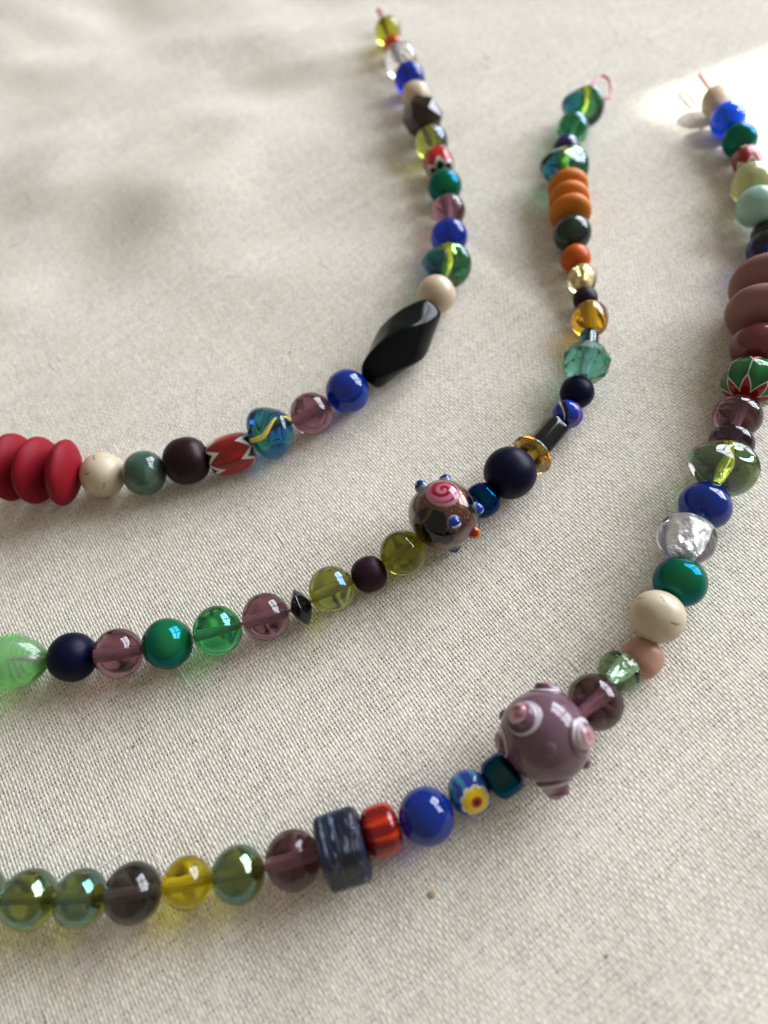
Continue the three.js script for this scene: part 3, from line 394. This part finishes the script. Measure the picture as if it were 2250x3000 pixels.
function strand(label, rows, loop) {
  const o = new THREE.Group(); o.name = numbered('bead_strand'); o.userData = { label, category: 'bead strand', group: 'bead strands laid in curves on the cloth' };
  const mid = rows[Math.floor(rows.length / 2)]; o.position.set(mid[1] * MM, clothHeight(mid[1] * MM, mid[3] * MM), mid[3] * MM); scene.add(o);
  const pts = rows.map(([, x, y, z]) => new THREE.Vector3(x, y, z).multiplyScalar(MM).add(new THREE.Vector3(0, clothHeight(x * MM, z * MM) * 0.8 + 0.0002, 0)));
  rows.forEach(([key, , , , D, len], i) => {
    const [text, build] = KIND[key], L = len || D * 0.97, a = pts[Math.max(0, i - 1)], b = pts[Math.min(pts.length - 1, i + 1)], axis = b.clone().sub(a).normalize();
    const place = (m) => { m.quaternion.setFromUnitVectors(UP, axis).multiply(new THREE.Quaternion().setFromAxisAngle(UP, (SPIN[key] ?? i * 1.9))); m.position.copy(pts[i]).sub(o.position); };
    const m = build(D, L, { place }); place(m); m.userData.label = text; o.add(m);
  });
  // the elastic cord through all the holes, and its knotted loop at the far end
  const line = pts.map((p) => p.clone().sub(o.position)); const first = line[0], dir = line[0].clone().sub(line[1]).normalize(); line.unshift(first.clone().addScaledVector(dir, rows[0][4] * 0.5 * MM));
  mesh('cord', new THREE.TubeGeometry(new THREE.CatmullRomCurve3(line), rows.length * 6, 0.3 * MM, 8), M.cord, o);
  const lp = loop.map(([x, y, z]) => new THREE.Vector3(x * MM, y * MM, z * MM).sub(o.position));
  mesh('cord_loop', new THREE.TubeGeometry(new THREE.CatmullRomCurve3(lp), 40, 0.42 * MM, 10), M.cord, o);
  return o;
}
const SPIN = { nuggetBlue: 0.4, nuggetTeal: 1.2, nuggetGreen: 0.9, creamVein: 2.2, blackTwist: 0.6, blackFacet: 0.3, lampRose: 0.7, chevronGreen: 0.2, redPony: 0.5 };
// bead kind, place in millimetres (x, y, z), diameter, length along the string (0: as long as wide)
const ROW_A = [
  ['oliveRound', 1.57, 3.62, -152.2, 7.35, 0],
  ['ambersmall', 2.98, 3.5, -144.74, 5.3, 4.5],
  ['clearRound', 5.07, 4.15, -136.04, 9.08, 8.4],
  ['blueOpal', 7.24, 4.03, -127.37, 8.06, 0],
  ['creamPlain', 8.66, 3.95, -119.06, 7.38, 0],
  ['brownFacet', 10.28, 4.87, -109.35, 10.46, 0],
  ['abOlive', 12.08, 3.97, -100.19, 7.91, 0],
  ['chevron', 13.63, 3.66, -91.73, 7.0, 7.2],
  ['abGreen', 14.6, 3.84, -82.76, 7.79, 0],
  ['purple', 15.01, 3.87, -73.76, 7.65, 0],
  ['blueOpal', 14.79, 4.08, -64.98, 8.1, 0],
  ['nuggetTeal', 13.85, 4.52, -56.29, 9.37, 8],
  ['creamPlain', 11.41, 4.09, -48.3, 7.99, 0],
  ['blackTwist', 4.07, 4.75, -35.23, 9.6, 21.5],
  ['blueOpal', -6.59, 4.32, -24.69, 8.64, 0],
  ['purple', -13.48, 4.18, -20.09, 8.29, 0],
  ['nuggetBlue', -20.9, 4.7, -16.14, 9.54, 8.4],
  ['chevron', -28.54, 3.62, -12.5, 7.22, 8.4],
  ['maroonMatte', -36.76, 4.47, -10.97, 8.85, 0],
  ['jadeLight', -44.79, 4.19, -8.97, 8.41, 0],
  ['creamVein', -52.98, 4.11, -9.18, 8.53, 0],
  ['redDisc', -59.41, 6.38, -8.73, 12.48, 5.6],
  ['redDisc', -64.87, 6.44, -9.66, 12.88, 5.6],
  ['redDisc', -70.32, 6.43, -10.8, 12.86, 5.6],
];
const ROW_B = [
  ['nuggetTeal', 48.83, 4.49, -106.45, 9.07, 8],
  ['abGreenClear', 45.6, 3.76, -99.25, 7.49, 0],
  ['navyGloss', 43.19, 3.61, -92.37, 6.1, 0],
  ['nuggetTeal', 41.74, 4.57, -84.21, 9.86, 8],
  ['orangeDisc', 41.78, 4.42, -77.59, 8.79, 4.3],
  ['orangeDisc', 41.44, 4.42, -73.23, 8.84, 4.3],
  ['orangeDisc', 41.14, 4.5, -68.94, 9.02, 4.3],
  ['jadeDark', 40.83, 3.98, -62.9, 7.92, 0],
  ['orangeRound', 40.79, 3.1, -56.12, 6.22, 0],
  ['goldFoil', 41.25, 2.93, -50.24, 5.9, 0],
  ['plumMatte', 41.29, 2.61, -44.81, 4.92, 0],
  ['amber', 41.21, 3.39, -38.56, 7.04, 0],
  ['tealTube', 40.12, 3.27, -32.61, 3.77, 5],
  ['aquaFacet', 38.71, 4.53, -26.63, 9.31, 6.6],
  ['navyMatte', 36.47, 3.06, -21.06, 6.21, 0],
  ['blueSwirl', 34.21, 2.87, -16.4, 5.76, 4.6],
  ['blackFacet', 30.08, 2.61, -12.02, 3.72, 7.5],
  ['amberDisc', 26.85, 3.75, -7.54, 7.84, 3.4],
  ['navyMatte', 22.63, 4.86, -3.46, 9.14, 0],
  ['navyAb', 17.63, 3.61, 0.99, 6.19, 5.2],
  ['lampRose', 10.71, 5.91, 4.67, 11.51, 0],
  ['olive', 3.68, 3.9, 10.44, 7.86, 0],
  ['plumMatte', -2.15, 2.98, 13.6, 6.07, 0],
  ['abOlive', -8.27, 3.87, 16.31, 7.81, 0],
  ['blackBicone', -13.39, 3.36, 19.04, 6.54, 3.7],
  ['purple', -19.09, 3.94, 20.7, 7.95, 0],
  ['abGreenClear', -26.96, 4.09, 22.83, 8.21, 0],
  ['abGreen', -35.08, 4.17, 24.73, 8.36, 0],
  ['purple', -43.21, 4.08, 26.03, 8.16, 0],
  ['navyMatte', -51.11, 3.97, 26.36, 7.99, 0],
  ['leafGreen', -61.05, 4.77, 26.96, 9.45, 12.5],
];
const ROW_C = [
  ['creamPlain', 79.64, 3.66, -103.64, 7.27, 0],
  ['blueBright', 80.15, 3.93, -95.88, 7.92, 0],
  ['abGreen', 81.1, 3.78, -88.38, 7.62, 0],
  ['chevron', 81.15, 3.32, -81.2, 6.28, 6.5],
  ['paleLime', 80.03, 4.13, -73.21, 8.46, 0],
  ['aquaOpaque', 78.85, 4.87, -64.86, 8.63, 0],
  ['blackRound', 80.1, 2.3, -58.51, 6.66, 0],
  ['blueClear', 77.78, 4.26, -52.56, 7.7, 0],
  ['purpleGrey', 76.62, 4.82, -46.43, 7.1, 5],
  ['mauveDisc', 74.27, 6.6, -39.79, 14.41, 6.8],
  ['mauveDisc', 71.69, 6.86, -33.1, 13.95, 6.8],
  ['roseRound', 69.77, 5.34, -26.2, 10.56, 7.6],
  ['chevronGreen', 66.32, 4.82, -19.05, 9.6, 8.2],
  ['purple', 62.72, 4.11, -12.44, 8.24, 7],
  ['violetDisc', 60.53, 3.76, -7.08, 7.41, 4.6],
  ['nuggetGreen', 57.37, 5.09, -1.62, 10.25, 8],
  ['blueOpal', 53.44, 4.11, 5.07, 8.4, 7.8],
  ['silverFoil', 49.14, 4.81, 11.12, 9.27, 7.4],
  ['abGreen', 47.01, 3.88, 18.15, 8.31, 7.8],
  ['creamVein', 42.33, 4.94, 24.11, 8.22, 0],
  ['peachMatte', 39.78, 1.95, 29.42, 6.04, 0],
  ['mintFoil', 35.71, 3.53, 31.88, 6.37, 4.7],
  ['purple', 31.48, 3.98, 36.38, 8.22, 0],
  ['lampMauve', 23.46, 6.64, 41.65, 12.59, 0],
  ['tealCube', 17.31, 3.37, 46.25, 6.05, 4.6],
  ['flowerBlue', 12.51, 3.06, 48.33, 6.14, 0],
  ['blueOpal', 6.48, 3.95, 51.49, 7.93, 0],
  ['redPony', 0.2, 3.54, 53.16, 6.95, 5.2],
  ['navyCube', -5.01, 4.84, 55.34, 9.91, 6.2],
  ['purple', -12.05, 4.01, 56.79, 7.92, 0],
  ['abOlivePink', -19.68, 3.81, 58.48, 7.64, 0],
  ['yellow', -26.94, 3.54, 59.46, 6.98, 0],
  ['smoky', -34.28, 3.99, 60.78, 8.04, 0],
  ['abOliveDark', -41.98, 3.82, 61.33, 7.62, 0],
  ['abOlivePink', -49.56, 3.98, 61.46, 7.95, 0],
  ['abOliveDark', -57.29, 4.01, 61.31, 8.02, 0],
];strand('strand of mixed beads curving behind the others, ending in three matt red discs', ROW_A, [[0.6, 3.8, -158.5], [-0.6, 4.4, -161.5], [-1.4, 4.6, -164.2], [-0.9, 4.2, -165.6], [-0.2, 3.6, -164], [0.6, 3.2, -160]]);
strand('middle strand of mixed beads with orange discs and a copper rose lampwork bead', ROW_B, [[51.2, 4.6, -113.0], [53.0, 4.4, -116.6], [55.2, 4.0, -119.8], [56.9, 3.4, -119.2], [57.2, 3.0, -115.6], [56.2, 3.0, -112.2], [53.8, 3.4, -110.2]]);
strand('nearest strand of mixed beads with mauve discs and a large mauve swirl bead', ROW_C, [[79.2, 4.0, -108.0], [78.4, 4.2, -111.5], [77.9, 4.2, -114.6], [78.3, 3.8, -115.6], [78.9, 3.2, -113.4], [79.6, 3.2, -109.4]]);

renderer.render(scene, camera);
